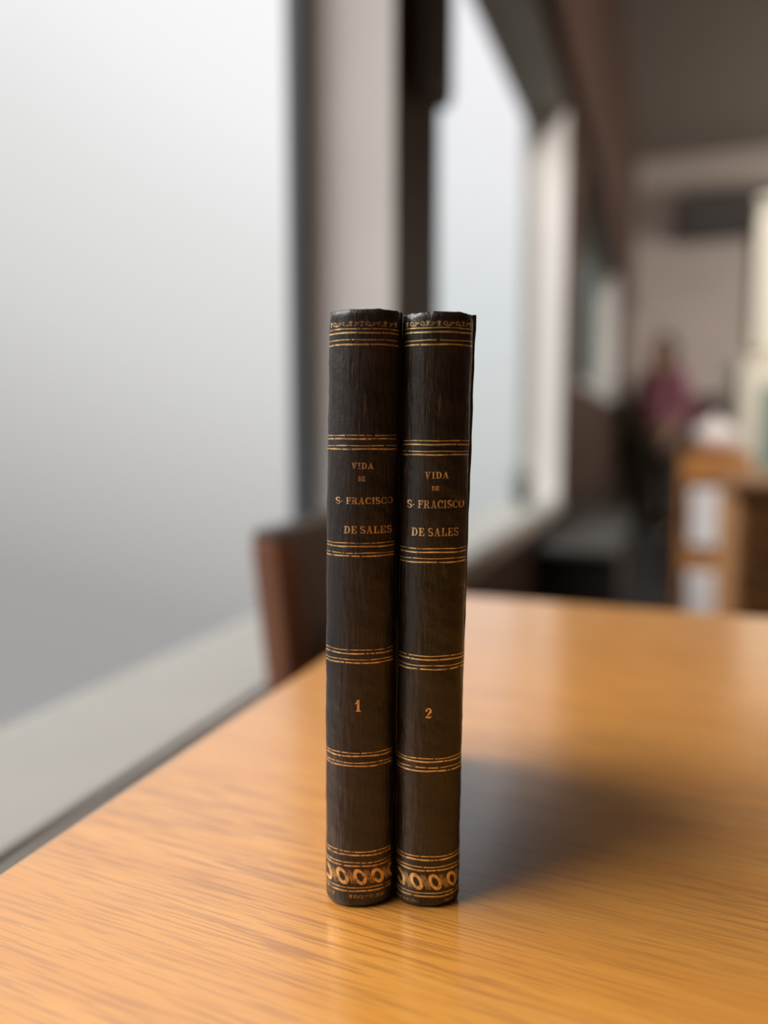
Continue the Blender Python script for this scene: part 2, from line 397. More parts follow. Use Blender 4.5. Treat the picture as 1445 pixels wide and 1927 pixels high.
# --- letter shapes (cap height 1), a bold nineteenth-century serif face
def strip(pts, ws):
    """quads along a centre line with a width at every point"""
    out = []; n = len(pts); L_, R_ = [], []
    for i in range(n):
        a = pts[max(0, i-1)]; b = pts[min(n-1, i+1)]
        dx, dy = b[0]-a[0], b[1]-a[1]; l = math.hypot(dx, dy) or 1
        nx, ny = -dy/l, dx/l; w = ws[i]/2
        L_.append((pts[i][0]+nx*w, pts[i][1]+ny*w)); R_.append((pts[i][0]-nx*w, pts[i][1]-ny*w))
    for i in range(n-1): out.append([R_[i], R_[i+1], L_[i+1], L_[i]])
    return out
def rect(x0, x1, y0, y1): return [[(x0, y0), (x1, y0), (x1, y1), (x0, y1)]]
def arc(cx, cy, ro, so, ri, si, a0, a1, n=18, icx=None):
    """ring sector between an outer ellipse (ro, so) and an inner one (ri, si)"""
    icx = cx if icx is None else icx; out = []
    P = [(cx + ro*math.cos(R(a0+(a1-a0)*i/n)), cy + so*math.sin(R(a0+(a1-a0)*i/n))) for i in range(n+1)]
    Q = [(icx + ri*math.cos(R(a0+(a1-a0)*i/n)), cy + si*math.sin(R(a0+(a1-a0)*i/n))) for i in range(n+1)]
    for i in range(n): out.append([Q[i], P[i], P[i+1], Q[i+1]])
    return out
SF = 0.085
def glyph(ch):
    """returns (advance width, list of quads)"""
    g = []
    if ch == 'I': g = rect(.12, .32, 0, 1) + rect(0, .44, 0, SF) + rect(0, .44, 1-SF, 1); return .44, g
    if ch == 'D':
        g = rect(.11, .31, 0, 1) + rect(0, .40, 0, SF) + rect(0, .40, 1-SF, 1)
        g += arc(.38, .5, .42, .5, .22, .5-SF, -90, 90); return .82, g
    if ch == 'V':
        g = strip([(.20, 1), (.44, 0)], [.21, .17]) + strip([(.68, 1), (.46, 0)], [.085, .085]) + rect(0, .40, 1-SF, 1) + rect(.52, .86, 1-SF, 1); return .86, g
    if ch == 'A':
        g = strip([(.42, 1), (.18, 0)], [.085, .085]) + strip([(.42, 1), (.68, 0)], [.17, .22]) + rect(.26, .60, .30, .30+SF*.8) + rect(0, .34, 0, SF) + rect(.50, .88, 0, SF); return .88, g
    if ch in 'EF':
        g = rect(.11, .31, 0, 1) + rect(0, .70, 1-SF, 1) + rect(.30, .52, .47, .47+SF) + [[(.62, .70), (.70, .66), (.70, 1), (.56, .92)]] + rect(.47, .54, .36, .66)
        if ch == 'E': g += rect(0, .72, 0, SF) + [[(.57, .07), (.74, 0), (.74, .36), (.66, .32)]]; return .75, g
        g += rect(0, .44, 0, SF); return .70, g
    if ch == 'L':
        g = rect(.11, .31, 0, 1) + rect(0, .43, 1-SF, 1) + rect(0, .70, 0, SF) + [[(.54, .07), (.72, 0), (.72, .40), (.64, .36)]]; return .73, g
    if ch == 'R':
        g = rect(.11, .31, 0, 1) + rect(0, .42, 0, SF) + rect(0, .42, 1-SF, 1) + rect(.3, .45, .46, .46+SF)
        g += arc(.43, .73, .30, .27, .12, .185, -90, 90, 14)
        g += strip([(.46, .48), (.58, .36), (.63, .14), (.74, .03), (.86, .06)], [.10, .18, .19, .12, .05]); return .86, g
    if ch == 'C':
        g = arc(.42, .5, .42, .5, .22, .42, 40, 318, 30) + [[(.66, .64), (.76, .66), (.76, .98), (.62, .86)]] + strip([(.73, .24), (.74, .10)], [.07, .10]); return .78, g
    if ch == 'O':
        return .84, arc(.42, .5, .42, .5, .215, .425, 0, 360, 34)
    if ch == 'S':
        pts = []; ws = []
        for i in range(13):
            a = R(35 + 205*i/12); pts.append((.33 + .245*math.cos(a), .735 + .225*math.sin(a))); ws.append(.08 + .10*max(0, math.sin(R(180*i/12)))**2 + .06*i/12)
        for i in range(1, 14):
            a = R(70 - 240*i/13); pts.append((.34 + .255*math.cos(a), .26 + .22*math.sin(a))); ws.append(.19 - .11*i/13 if i > 3 else .2)
        g = strip(pts, ws) + [[(.49, .72), (.58, .70), (.58, .98), (.50, .90)]] + [[(.06, .02), (.13, .10), (.13, .30), (.05, .32)]]; return .66, g
    if ch == '.': return .22, arc(.10, .42, .085, .10, .0, .0, 0, 360, 12)
    if ch == '1':
        g = rect(.22, .44, 0, 1) + rect(.10, .58, 0, SF) + [[(.03, .66), (.09, .60), (.24, .72), (.24, 1.0)]]; return .6, g
    if ch == '2':
        pts = []; ws = []
        for i in range(14):
            a = R(170 - 215*i/13); pts.append((.30 + .20*math.cos(a), .735 + .225*math.sin(a))); ws.append(.07 + .13*i/13)
        for x, y, w in ((.38, .48, .15), (.26, .30, .10), (.12, .12, .07)): pts.append((x, y)); ws.append(w)
        g = strip(pts, ws) + strip([(.04, .06), (.18, .12), (.34, .08), (.48, .09), (.54, .25)], [.09, .14, .19, .13, .05]) + arc(.13, .74, .10, .09, .0, .0, 0, 360, 12); return .6, g
    return .35, []
def line_quads(text, x0, x1, z0, z1, gap=0.10, small=None):
    """lay the text so that it fills x0..x1 and z0..z1"""
    adv = 0; items = []
    for ch in text:
        w, g = glyph(ch); items.append((adv, g)); adv += w + (gap if ch != ' ' else 0.0)
    adv -= gap
    sx = (x1 - x0)/adv; sz = z1 - z0
    return [[(x0 + (o + px)*sx, z0 + pz*sz) for px, pz in q] for o, g in items for q in g]

class Book:
    def __init__(s, c0, ka, kb, hw, bulge, height, depth, seed, lift):
        s.c0, s.ka, s.kb, s.hw, s.b, s.h, s.depth = c0, ka, kb, hw, bulge, height, depth
        s.rng = random.Random(seed); s.seed = seed
        s.ph = [s.rng.uniform(0, 6.28) for _ in range(12)]
    def cx(s, z): return s.ka*z + s.kb*z*z
    def wob(s, t, z):
        p = s.ph
        return 0.10*math.sin(z*.11+p[0])*math.sin(2*t+p[1]) + 0.06*math.sin(z*.31+p[2]+t*3) + 0.035*math.sin(z*.83+p[3]+2*t) + 0.03*math.sin(z*1.7+t*9+p[8])
    def prof(s, x):
        """depth (mm) of the spine surface for a sideways offset x from its middle"""
        u = min(1.0, abs(x)/s.hw)
        return s.b*(1 - (1 - u**2.15)**(1/1.9))
    def pt(s, x, z, off=0.0):
        u = max(-1, min(1, x/s.hw))
        t = math.asin(u)
        r = -off + s.wob(t, z)*-1
        y = s.prof(x)
        nx, ny = math.sin(t)*0.85, -math.cos(t)
        l = math.hypot(nx, ny); d = off + s.wob(t, z)
        return ((s.cx(z) + x + nx/l*d)*MM, (y + ny/l*d)*MM, z*MM)

def build_book(name, loc, label, cfg, M_leather, M_gold, gold_sets):
    B = cfg
    root = empty(name, loc, YAW); tag(root, label, 'book', 'matching pair of old leather books')
    hw, H, D, b = B.hw, B.h, B.depth, B.b
    # ---- spine: rounded leather back with softened head and tail caps
    zs = [0, .25, .7, 1.3, 2.0] + [2.0 + (H-4.0)*i/150 for i in range(1, 150)] + [H-2.0, H-1.2, H-.6, H-.2, H]
    NT = 56; sp = MB(); rings = []
    for z in zs:
        e = 0.0
        if z < 2.0: e = 1.0*(1 - z/2.0)**2.2
        if z > H - 2.0: e = 0.75*((z-(H-2.0))/2.0)**2.4
        ring = []
        for i in range(NT+1):
            t = -math.pi/2 + math.pi*i/NT
            x = hw*math.sin(t)
            w = B.wob(t, z)
            if z < 9: w += 0.10*math.sin(t*17+z*2.1+B.ph[4])*math.sin(z*1.9+t*6)*(1-z/9)
            if z > H-7: w += 0.13*math.sin(t*13+z*1.7+B.ph[5])*math.sin(z*2.3+t*5)*((z-H+7)/7)
            d = w - e
            nx, ny = math.sin(t)*0.85, -math.cos(t); l = math.hypot(nx, ny)
            zz = z
            if z > H - 1.5:
                k = (z-(H-1.5))/1.5
                zz += k*(0.10*math.sin(t*2.3+B.ph[6]) + 0.09*math.sin(t*7+B.ph[7]) + 0.07*math.sin(t*15+B.ph[9])) 
            ring.append(((B.cx(z)+x+nx/l*d)*MM, (B.prof(x)+ny/l*d)*MM, zz*MM))
        yb = b + 0.9
        ring += [((B.cx(z)+hw*.98)*MM, yb*MM, z*MM), ((B.cx(z)-hw*.98)*MM, yb*MM, z*MM)]
        rings.append(ring)
    sp.loft(rings)
    spine = sp.build('spine', M_leather, root, smooth=True)
    # ---- boards
    for sgn, nm, splay, base_ in ((-1, 'back_cover', 0.0, gold_sets['base'][0]), (1, 'front_cover', gold_sets['splay'], gold_sets['base'][1])):
        bd = MB(); T = 2.2; nz = 46; ny = 10
        verts = []; faces = []
        def outx(z, y):
            sp_ = splay*(z/H)**0.8
            rag = 0.10*math.sin(z*.55+B.ph[10]) + 0.08*math.sin(z*1.9+B.ph[11]) if splay > 1 else 0
            groove = -0.45*math.exp(-((y-(b+3.2))/1.3)**2)
            return hw - 0.35 + base_ + sp_ + rag*(z/H) + groove
        for iz in range(nz+1):
            z = H*iz/nz
            cz = B.cx(z)
            for iy in range(ny+1):
                y = b + 1.0 + (D-b-1.0)*(iy/ny)**1.5
                o_ = outx(z, y)
                verts.append(((cz + sgn*o_)*MM, y*MM, (z + (0.3 if iz == nz else 0)*(1 if iy < 2 else 0))*MM))
                verts.append(((cz + sgn*(o_-T))*MM, y*MM, z*MM))
        W = 2*(ny+1)
        def vid(iz, iy, k): return iz*W + iy*2 + k
        for iz in range(nz):
            for iy in range(ny):
                faces.append((vid(iz, iy, 0), vid(iz, iy+1, 0), vid(iz+1, iy+1, 0), vid(iz+1, iy, 0)))
                faces.append((vid(iz, iy, 1), vid(iz+1, iy, 1), vid(iz+1, iy+1, 1), vid(iz, iy+1, 1)))
            for iy, fl_ in ((0, 0), (ny, 1)):
                q = (vid(iz, iy, 0), vid(iz+1, iy, 0), vid(iz+1, iy, 1), vid(iz, iy, 1)); faces.append(q if not fl_ else q[::-1])
        for iy in range(ny):
            faces.append((vid(0, iy, 0), vid(0, iy, 1), vid(0, iy+1, 1), vid(0, iy+1, 0)))
            faces.append((vid(nz, iy, 0), vid(nz, iy+1, 0), vid(nz, iy+1, 1), vid(nz, iy, 1)))
        if sgn < 0: faces = [f[::-1] for f in faces]
        bd.add(verts, faces)
        bd.build(nm, M_leather, root, bevel=0.0004)
    # ---- pages
    pb = MB(); pr = []
    for z in (2.2, H*.33, H*.66, H - 2.2):
        cz = B.cx(z); w = hw - 2.75
        pr.append([((cz + x)*MM, y*MM, z*MM) for x, y in ((-w, b+1.0), (w, b+1.0), (w, D-2.5), (w*.5, D-3.6), (0, D-4.0), (-w*.5, D-3.6), (-w, D-2.5))])
    pb.loft(pr); pb.build('page_block', M_paper, root)
    # ---- gilding, lying on the leather
    OFF = 0.06
    def onto(quads, nm, mtl, sub=1):
        m = MB()
        fine = []
        for q in quads:
            if len(q) != 4: fine.append(q); continue
            a, b_, c, d = q
            lu = max(math.dist(a, b_), math.dist(d, c)); lv = max(math.dist(a, d), math.dist(b_, c))
            nu, nv = max(1, math.ceil(lu/0.45)), max(1, math.ceil(lv/0.45))
            P = lambda u, v: tuple((a[k]*(1-u) + b_[k]*u)*(1-v) + (d[k]*(1-u) + c[k]*u)*v for k in (0, 1))
            for iu in range(nu):
                for iv in range(nv):
                    fine.append([P(iu/nu, iv/nv), P((iu+1)/nu, iv/nv), P((iu+1)/nu, (iv+1)/nv), P(iu/nu, (iv+1)/nv)])
        for q in fine:
            vs = [B.pt(x, z, OFF) for x, z in q]
            vs2 = [B.pt(x, z, -0.10) for x, z in q]
            n = len(q)
            m.add(vs + vs2, [tuple(range(n))] + [(i, i+n, (i+1) % n + n, (i+1) % n) for i in range(n)])
        return m.build(nm, mtl, spine)
    rng = B.rng
    def rule_quads(z, th, xl, xr):
        """one tooled line with small breaks and a slightly shaky edge"""
        q = []; n = 64; p1, p2 = rng.uniform(0, 6), rng.uniform(0, 6)
        tl, tr = math.asin(max(-1, xl/hw)), math.asin(min(1, xr/hw))
        k0 = 0
        prev = None
        gaps = [(rng.uniform(.05, .95), rng.uniform(.003, .009)) for _ in range(3)]
        for i in range(n+1):
            s_ = i/n; t = tl + (tr-tl)*s_
            x = hw*math.sin(t)
            zz = z + 0.05*math.sin(t*5+p1); h = th*(1 + 0.12*math.sin(t*11+p2))
            cur = ((x, zz-h/2), (x, zz+h/2))
            if prev is not None and not any(abs(s_-g) < w for g, w in gaps): q.append([prev[0], cur[0], cur[1], prev[1]])
            prev = cur
        return q
    xl, xr = gold_sets['rule_x']
    for grp in gold_sets['rules']:
        q = []
        for z, th in grp: q += rule_quads(z, th, xl, xr)
        onto(q, 'gilt_rules', M_gold)
    for (txt, x0, x1, z0, z1) in gold_sets['text']:
        cz = B.cx((z0+z1)/2)
        onto(line_quads(txt, x0 - cz, x1 - cz, z0, z1, 0.12 if len(txt) > 2 else .08), 'title_lettering', gold_sets['textmat'])
    txt, x0, x1, z0, z1 = gold_sets['number']
    cz = B.cx((z0+z1)/2)
    o = onto(line_quads(txt, x0 - cz, x1 - cz, z0, z1), 'volume_number', gold_sets['nummat'])
    # ring band near the tail: slanted ovals with hatching between
    q = []
    zc = gold_sets['ring_z']; pitch = gold_sets['ring_pitch']; slant = 0.32
    arc_s = [0.0]; xs_ = [hw*math.sin(-math.pi/2 + math.pi*i/200) for i in range(201)]
    for i in range(1, 201): arc_s.append(arc_s[-1] + math.hypot(xs_[i]-xs_[i-1], B.prof(xs_[i])-B.prof(xs_[i-1])))
    tot = arc_s[-1]
    def s2x(s_):
        s_ += tot/2
        s_ = max(0.0, min(tot, s_))
        for i in range(1, 201):
            if arc_s[i] >= s_:
                f_ = (s_-arc_s[i-1])/max(1e-9, arc_s[i]-arc_s[i-1]); return xs_[i-1] + f_*(xs_[i]-xs_[i-1])
        return xs_[-1]
    lim = tot/2*0.86
    def put(quads):
        for qq in quads:
            if all(-lim*gold_sets.get('ring_l', 1.0) <= p[0] <= lim for p in qq): q.append([(s2x(px), pz) for px, pz in qq])
    for kk in range(-4, 5):
        s0 = gold_sets['ring_s'] + kk*pitch
        ring = arc(0, 0, 1.80, 2.38, 0.86, 1.36, 0, 360, 26)
        put([[(s0 + px - pz*slant, zc + pz) for px, pz in qq] for qq in ring])
        for j in range(3):
            xx = s0 + pitch/2 + (j-1)*0.50
            put([[(xx - pz*slant*1.35 + px, zc + pz) for px, pz in qq] for qq in strip([(0, -2.1), (0, -.7), (0, .7), (0, 2.1)], [.10, .20, .20, .11])])
    onto(q, 'ring_ornament', M_gold)
    # scroll border at the head
    def scrolls(z0, s_list, hgt):
        q2 = []
        for s0, kind in s_list:
            loc_ = []
            if kind == 0:   # curl
                pts = [(0.55*math.cos(R(a))*(1-a/900), 0.55*math.sin(R(a))*(1-a/900)) for a in range(-60, 300, 24)]
                loc_ += strip(pts, [.13 + .14*(i/len(pts)) for i in range(len(pts))]) + strip([(.2, -.55), (.8, -.62), (1.15, -.2)], [.12, .16, .2])
            elif kind == 1: # three-petal sprig
                for a in (50, 90, 130): loc_ += strip([(0, -.4), (.45*math.cos(R(a)), .1+.4*math.sin(R(a))), (.75*math.cos(R(a)), .15+.62*math.sin(R(a)))], [.10, .28, .12])
                loc_ += strip([(-.5, -.35), (0, -.62), (.5, -.35)], [.1, .18, .1])
            elif kind == 2: # swash
                loc_ += strip([(-.7, -.55), (-.2, -.5), (.15, -.05), (.6, .3), (.75, .05)], [.1, .2, .16, .22, .12]) + strip([(-.5, .2), (-.1, .35), (.1, .1)], [.14, .2, .1])
            for qq in loc_:
                if all(abs(s0+p[0]) < lim for p in qq): q2.append([(s2x(s0+p[0]), z0 + p[1]*hgt) for p in qq])
        return q2
    top = []; s_ = -lim + .9; i = 0
    while s_ < lim - .6:
        top.append((s_, [1, 0, 2, 0, 1, 2][i % 6])); s_ += rng.uniform(1.35, 1.75); i += 1
    onto(scrolls(gold_sets['scroll_z'], top, 0.95), 'scroll_border', M_gold)
    tl_ = []; s_ = -lim + .6; i = 0
    while s_ < lim*gold_sets['tail_to']:
        if not (gold_sets['tail_gap'][0] < s_ < gold_sets['tail_gap'][1]): tl_.append((s_, [0, 2, 1, 0][i % 4]))
        s_ += rng.uniform(1.2, 1.6); i += 1
    onto(scrolls(gold_sets['tail_z'], tl_, gold_sets['tail_h']), 'tail_border', gold_sets['tailmat'])
    return root, spine

M_l1 = leather('dark_brown_leather', (0.008, 0.0048, 0.0038), (0.020, 0.0110, 0.0072), 0.27)
M_l2 = leather('dark_olive_brown_leather', (0.009, 0.0060, 0.0032), (0.021, 0.0130, 0.0058), 0.22)
M_g1 = gilt('worn_gold_tooling', (0.92, 0.64, 0.29), (0.55, 0.31, 0.13), (0.05, 0.025, 0.014), 0.36)
M_g2 = gilt('bright_gold_tooling', (0.96, 0.74, 0.34), (0.65, 0.42, 0.17), (0.05, 0.03, 0.012), 0.33)
M_gt1 = gilt('worn_gold_lettering', (0.88, 0.58, 0.30), (0.52, 0.29, 0.13), (0.05, 0.025, 0.014), 0.35)
M_gt2 = gilt('gold_lettering', (0.92, 0.66, 0.34), (0.60, 0.36, 0.16), (0.05, 0.03, 0.012), 0.33)
M_gn = gilt('gold_figure', (0.86, 0.56, 0.24), (0.80, 0.48, 0.20), (0.3, 0.15, 0.06), 0.12)
M_gw = gilt('faint_gold_border', (0.72, 0.46, 0.20), (0.34, 0.19, 0.08), (0.03, 0.018, 0.012), 0.38)

FWD = Vector((-math.sin(YAW), math.cos(YAW), 0)); RGT = Vector((math.cos(YAW), math.sin(YAW), 0))
D0 = 0.2040
def book_loc(xmm): return FWD*D0 + RGT*(xmm*MM) + Vector((0, 0, TABLE_Z + 0.0001))
TH, TK = 0.25, 0.38
def grp(*z): return [(v + 0.4, TH if i % 2 == 0 else TK) for i, v in enumerate(z)]
b1 = Book(-7.06, 0.0021, 6.48e-5, 9.6, 6.4, 165.3, 104, 3, 0)
b2 = Book(12.5, 0.0061, 4.4e-5, 9.1, 6.2, 164.6, 104, 11, 0)
def rel(book, a, b): return a - book.c0, b - book.c0
g1 = dict(splay=0.05, base=(0.1, 0.74), rule_x=(-9.45, 8.9),
    rules=[grp(159.8, 158.8, 157.0, 155.8), grp(132.2, 131.3, 129.5, 128.6), grp(103.5, 102.6, 100.8, 100.0), grp(74.2, 73.2, 71.5, 70.6),
           grp(45.1, 44.2, 42.3, 41.4), grp(16.4, 15.4, 13.2, 12.2), grp(5.8, 4.8)],
    text=[('VIDA', *rel(b1, -8.63, -2.78), 123.8, 125.4), ('DE', *rel(b1, -6.86, -4.93), 120.5, 121.8), ('S. FRACISCO', *rel(b1, -12.87, 2.45), 114.4, 116.2), ('DE SALES', *rel(b1, -10.72, 2.09), 106.5, 108.5)],
    textmat=M_gt1, nummat=M_gn, number=('1', *rel(b1, -8.0, -6.25), 57.4, 60.7), ring_z=9.4, ring_pitch=5.15, ring_s=0.3,
    scroll_z=161.5, tail_z=3.6, tail_h=0.8, tail_gap=(-6.5, -2.4), tail_to=0.75, tailmat=M_gw)
g2 = dict(splay=1.45, base=(0.66, 0.0), rule_x=(-9.0, 8.85),
    rules=[grp(160.1, 159.0, 156.9, 155.8), grp(130.8, 129.8, 128.0, 127.1), grp(102.0, 101.0, 99.3, 98.3), grp(72.5, 71.5, 69.8, 68.8),
           grp(43.5, 42.6, 40.9, 39.9), grp(15.0, 14.0, 11.9, 10.9), grp(4.2, 3.2)],
    text=[('VIDA', *rel(b2, 10.79, 17.21), 121.2, 123.0), ('DE', *rel(b2, 12.67, 14.67), 118.0, 119.2), ('S. FRACISCO', *rel(b2, 6.38, 21.59), 113.3, 115.4), ('DE SALES', *rel(b2, 7.42, 20.14), 105.8, 108.0)],
    textmat=M_gt2, nummat=M_gn, number=('2', *rel(b2, 11.2, 13.1), 55.4, 58.3), ring_z=7.9, ring_pitch=5.3, ring_s=1.8,
    scroll_z=161.6, tail_z=2.1, tail_h=0.55, tail_gap=(-3.5, 5.0), tail_to=0.8, tailmat=M_gw)
build_book('book', book_loc(b1.c0), 'dark leather book with gilt figure 1 on its spine, standing on the oak table', b1, M_l1, M_g1, g1)
build_book('book', book_loc(b2.c0), 'dark leather book with gilt figure 2 on its spine, standing on the oak table', b2, M_l2, M_g2, g2)

# ------------------------------------------------------------------ wooden chair pushed in beside the window
M_red = wood('reddish_brown_chair_wood', (0.15, 0.060, 0.030), (0.23, 0.095, 0.050), 'Z', 0.35)
M_redd = wood('shaded_chair_wood', (0.035, 0.017, 0.012), (0.060, 0.029, 0.020), 'Y', 0.3)  # darker copy of the chair wood, carrying shade on parts turned from the window
def wooden_chair(x_back, y0, y1):
    root = empty('wooden_chair', (x_back, (y0+y1)/2, 0))
    tag(root, 'reddish brown wooden chair pushed in between the oak table and the frosted window', 'chair')
    hw = (y1-y0)/2
    for s in (-1, 1):
        k = MB(); y = s*(hw-0.018)
        k.loft([[(x + i*0.0125, y + j*0.017, z) for i, j in ((-1, -1), (1, -1), (1, 1), (-1, 1))] for x, z in ((-0.04, 0), (0.0, 0.42), (0.0, 0.50), (-0.032, 0.798))])
        k.build('back_post', M_red, root, bevel=0.004)
        k = MB(); k.loft([[(0.40 + i*r, y + j*r, z) for i, j in ((-1, -1), (1, -1), (1, 1), (-1, 1))] for r, z in ((0.014, 0), (0.019, 0.43))])
        k.build('leg', M_red, root, bevel=0.003)
        k = MB(); k.box(0.01, 0.40, y-0.009, y+0.009, 0.19, 0.215); k.build('stretcher', M_red, root, bevel=0.002)
    k = MB()
    n = 12; rg = []
    for i in range(n+1):
        y = -hw + 0.002 + (2*hw-0.004)*i/n; bow = -0.008*math.cos(math.pi*(i/n-0.5))
        rg.append([(-0.022+bow - 0.012, y, 0.71), (-0.022+bow+0.012, y, 0.71), (-0.032+bow+0.012, y, 0.806), (-0.032+bow-0.012, y, 0.806)])
    k.loft(rg); k.build('top_rail', M_redd, root, bevel=0.005)
    k = MB(); k.loft([[(x + i*0.009, j*(hw-0.036), z) for i, j in ((-1, -1), (1, -1), (1, 1), (-1, 1))] for x, z in ((-0.003, 0.52), (-0.022, 0.7095))]); k.build('back_panel', M_redd, root, bevel=0.003)
    k = MB(); k.box(-0.0, 0.42, -hw+0.005, hw-0.005, 0.432, 0.462); k.build('seat', M_redd, root, bevel=0.008)
wooden_chair(-0.264, 0.535, 0.97)

# ------------------------------------------------------------------ things along the window wall
M_blk = mat('black_lacquer', (0.010, 0.010, 0.011), 0.42, noise=0.2, nscale=9)
M_gry = mat('charcoal_and_sheen_grey', (0.05, 0.05, 0.048), 0.35, noise=0.1, nscale=9)
rc = empty('low_cabinet', (WX + 0.125, 2.7, 0)); tag(rc, 'low black cabinet standing on the floor below the second window', 'cabinet')
k = MB(); k.box(-0.110, 0.095, -0.56, 0.56, 0.03, 0.545); k.build('body', M_blk, rc, bevel=0.004)
k = MB(); k.box(-0.112, 0.105, -0.58, 0.58, 0.5455, 0.565); k.build('top', M_gry, rc, bevel=0.004)  # black top coloured grey to carry the window light reflected in it
k = MB(); k.box(-0.10, 0.085, -0.54, 0.54, 0.0, 0.0295); k.build('plinth', M_blk, rc)
for j in range(3):
    k = MB(); k.box(0.0955, 0.107, -0.55 + j*0.37, -0.19 + j*0.37, 0.05, 0.53); d = k.build('door', M_blk, rc, bevel=0.003)
    k = MB(); k.box(0.1072, 0.122, -0.22 + j*0.37, -0.205 + j*0.37, 0.30, 0.40); k.build('handle', mat('steel_%d' % j, (0.4, 0.4, 0.4), 0.3, 1.0), d, bevel=0.002)

M_leaf = mat('dark_green_leaf', (0.030, 0.042, 0.022), 0.5, noise=0.3, nscale=30)
M_leaf2 = mat('olive_leaf', (0.050, 0.045, 0.018), 0.55, noise=0.35, nscale=20)
M_pot = mat('dark_slate_pot', (0.05, 0.058, 0.06), 0.5, noise=0.1, nscale=20)
M_soil = mat('potting_soil', (0.03, 0.02, 0.014), 0.9, noise=0.3, nscale=60)
def leaf(mb, base, dir_, length, width, droop):
    d = Vector(dir_).normalized(); side = d.cross(Vector((0, 0, 1)))
    if side.length < 1e-3: side = Vector((1, 0, 0))
    side.normalize(); n = 7; up_ = side.cross(d); L_, C_, R2 = [], [], []
    for i in range(n+1):
        t = i/n; p = Vector(base) + d*length*t - Vector((0, 0, droop*t*t)); w = width*math.sin(math.pi*min(1, 0.06+t*0.94))**0.8*0.5
        L_.append(p + side*w + up_*w*.25); R2.append(p - side*w + up_*w*.25); C_.append(p)
    b = len(mb.v)
    vs = L_ + C_ + R2; fs = []
    for i in range(n): fs += [(i, i+1, n+2+i, n+1+i), (n+1+i, n+2+i, 2*n+3+i, 2*n+2+i)]
    mb.add(vs, fs)
def plant(name, loc, label, pot_r, pot_h, h, spread, nstem, nleaf, lsz, ml, seed):
    r = random.Random(seed)
    root = empty(name, loc); tag(root, label, 'plant')
    k = MB(); k.lathe([(pot_r*.7, 0), (pot_r*.95, pot_h*.85), (pot_r*1.05, pot_h*.86), (pot_r*1.05, pot_h), (pot_r*.92, pot_h), (pot_r*.88, pot_h*.88)], n=28); k.build('pot', M_pot, root, smooth=False)
    k = MB(); k.lathe([(pot_r*.6, pot_h*.80), (pot_r*.86, pot_h*.885), (0.001, pot_h*.91)], n=20); k.build('soil', M_soil, root)
    st = MB(); lf = MB()
    for i in range(nstem):
        a = r.uniform(0, 6.28); tip = Vector((math.cos(a)*spread*r.uniform(.15, .7), math.sin(a)*spread*r.uniform(.15, .7), h*r.uniform(.65, 1)))
        b0 = Vector((math.cos(a)*pot_r*.3, math.sin(a)*pot_r*.3, pot_h*.86)); wd = max(.0015, pot_r*.05)
        st.bar(b0, tip, wd, wd)
        for j in range(nleaf):
            t = r.uniform(.25, 1); p = b0.lerp(tip, t); a2 = r.uniform(0, 6.28)
            leaf(lf, p, (math.cos(a2), math.sin(a2), r.uniform(.1, .9)), lsz*r.uniform(.7, 1.2), lsz*.38, lsz*.25)
    st.build('stem', ml, root); lf.build('foliage', ml, root, smooth=True)
plant('potted_plant', (-0.398, 2.33, SILL + 0.0005), 'small dark potted plant on the sill of the second window', 0.028, 0.05, 0.12, 0.06, 7, 4, 0.045, M_leaf, 4)
plant('floor_plant', (-0.19, 5.0, 0), 'tall olive-leaved plant in a dark pot on the floor by the far window', 0.13, 0.28, 1.20, 0.16, 10, 16, 0.17, M_leaf2, 8)

# ------------------------------------------------------------------ far end of the room
M_ac = mat('dark_brown_plastic', (0.060, 0.048, 0.040), 0.5, noise=0.05, nscale=10)
ac = empty('air_conditioner', (0.47, Y1, 2.55)); tag(ac, 'dark wall-mounted air conditioner high on the far wall', 'air conditioner')
k = MB(); k.box(-0.42, 0.36, -0.24, -0.001, 0, 0.38); k.build('body', M_ac, ac, bevel=0.02)
k = MB(); k.box(-0.38, 0.32, -0.25, -0.2405, 0.03, 0.10); k.build('louvre', M_blk, ac, bevel=0.002)


# small dark loudspeaker on the pillar between the windows
spk = empty('wall_speaker', (WX, 1.065, 1.335)); tag(spk, 'small dark loudspeaker mounted high on the brown pillar between the windows', 'speaker')
k = MB(); k.box(0.012, 0.035, -0.045, 0.045, 0.0, 0.25); k.build('case', M_ac, spk, bevel=0.006)
k = MB(); k.box(0.0352, 0.039, -0.037, 0.040, 0.01, 0.24); k.build('grille', M_gry, spk, bevel=0.002)
k = MB(); k.box(0.0002, 0.0118, -0.015, 0.03, 0.05, 0.14); k.build('bracket', M_blk, spk)

M_side = wood('dark_red_sideboard_wood', (0.045, 0.018, 0.014), (0.085, 0.032, 0.025), 'Z', 0.5)
sb = empty('sideboard', (0.72, Y1 - 0.23, 0)); tag(sb, 'dark reddish wooden sideboard standing against the far wall', 'sideboard')
k = MB(); k.box(-0.50, 0.75, -0.20, 0.20, 0.06, 1.15); k.build('body', M_side, sb, bevel=0.005)
k = MB(); k.box(-0.53, 0.78, -0.225, 0.215, 1.1505, 1.185); k.build('top', M_side, sb, bevel=0.006)
k = MB(); k.box(-0.48, 0.73, -0.18, 0.18, 0.0, 0.0595); k.build('plinth', M_blk, sb)
for j in range(3):
    k = MB(); k.box(-0.485 + j*0.413, -0.085 + j*0.413, -0.214, -0.2005, 0.09, 1.12); d = k.build('door', M_side, sb, bevel=0.006)
    k = MB(); k.lathe([(0.004, 0), (0.010, 0.008), (0.011, 0.014), (0.006, 0.02)], n=14); o = k.build('knob', M_ac, d, smooth=True)
    o.rotation_euler = (R(90), 0, 0); o.location = (-0.12 + j*0.413, -0.2142, 0.65)

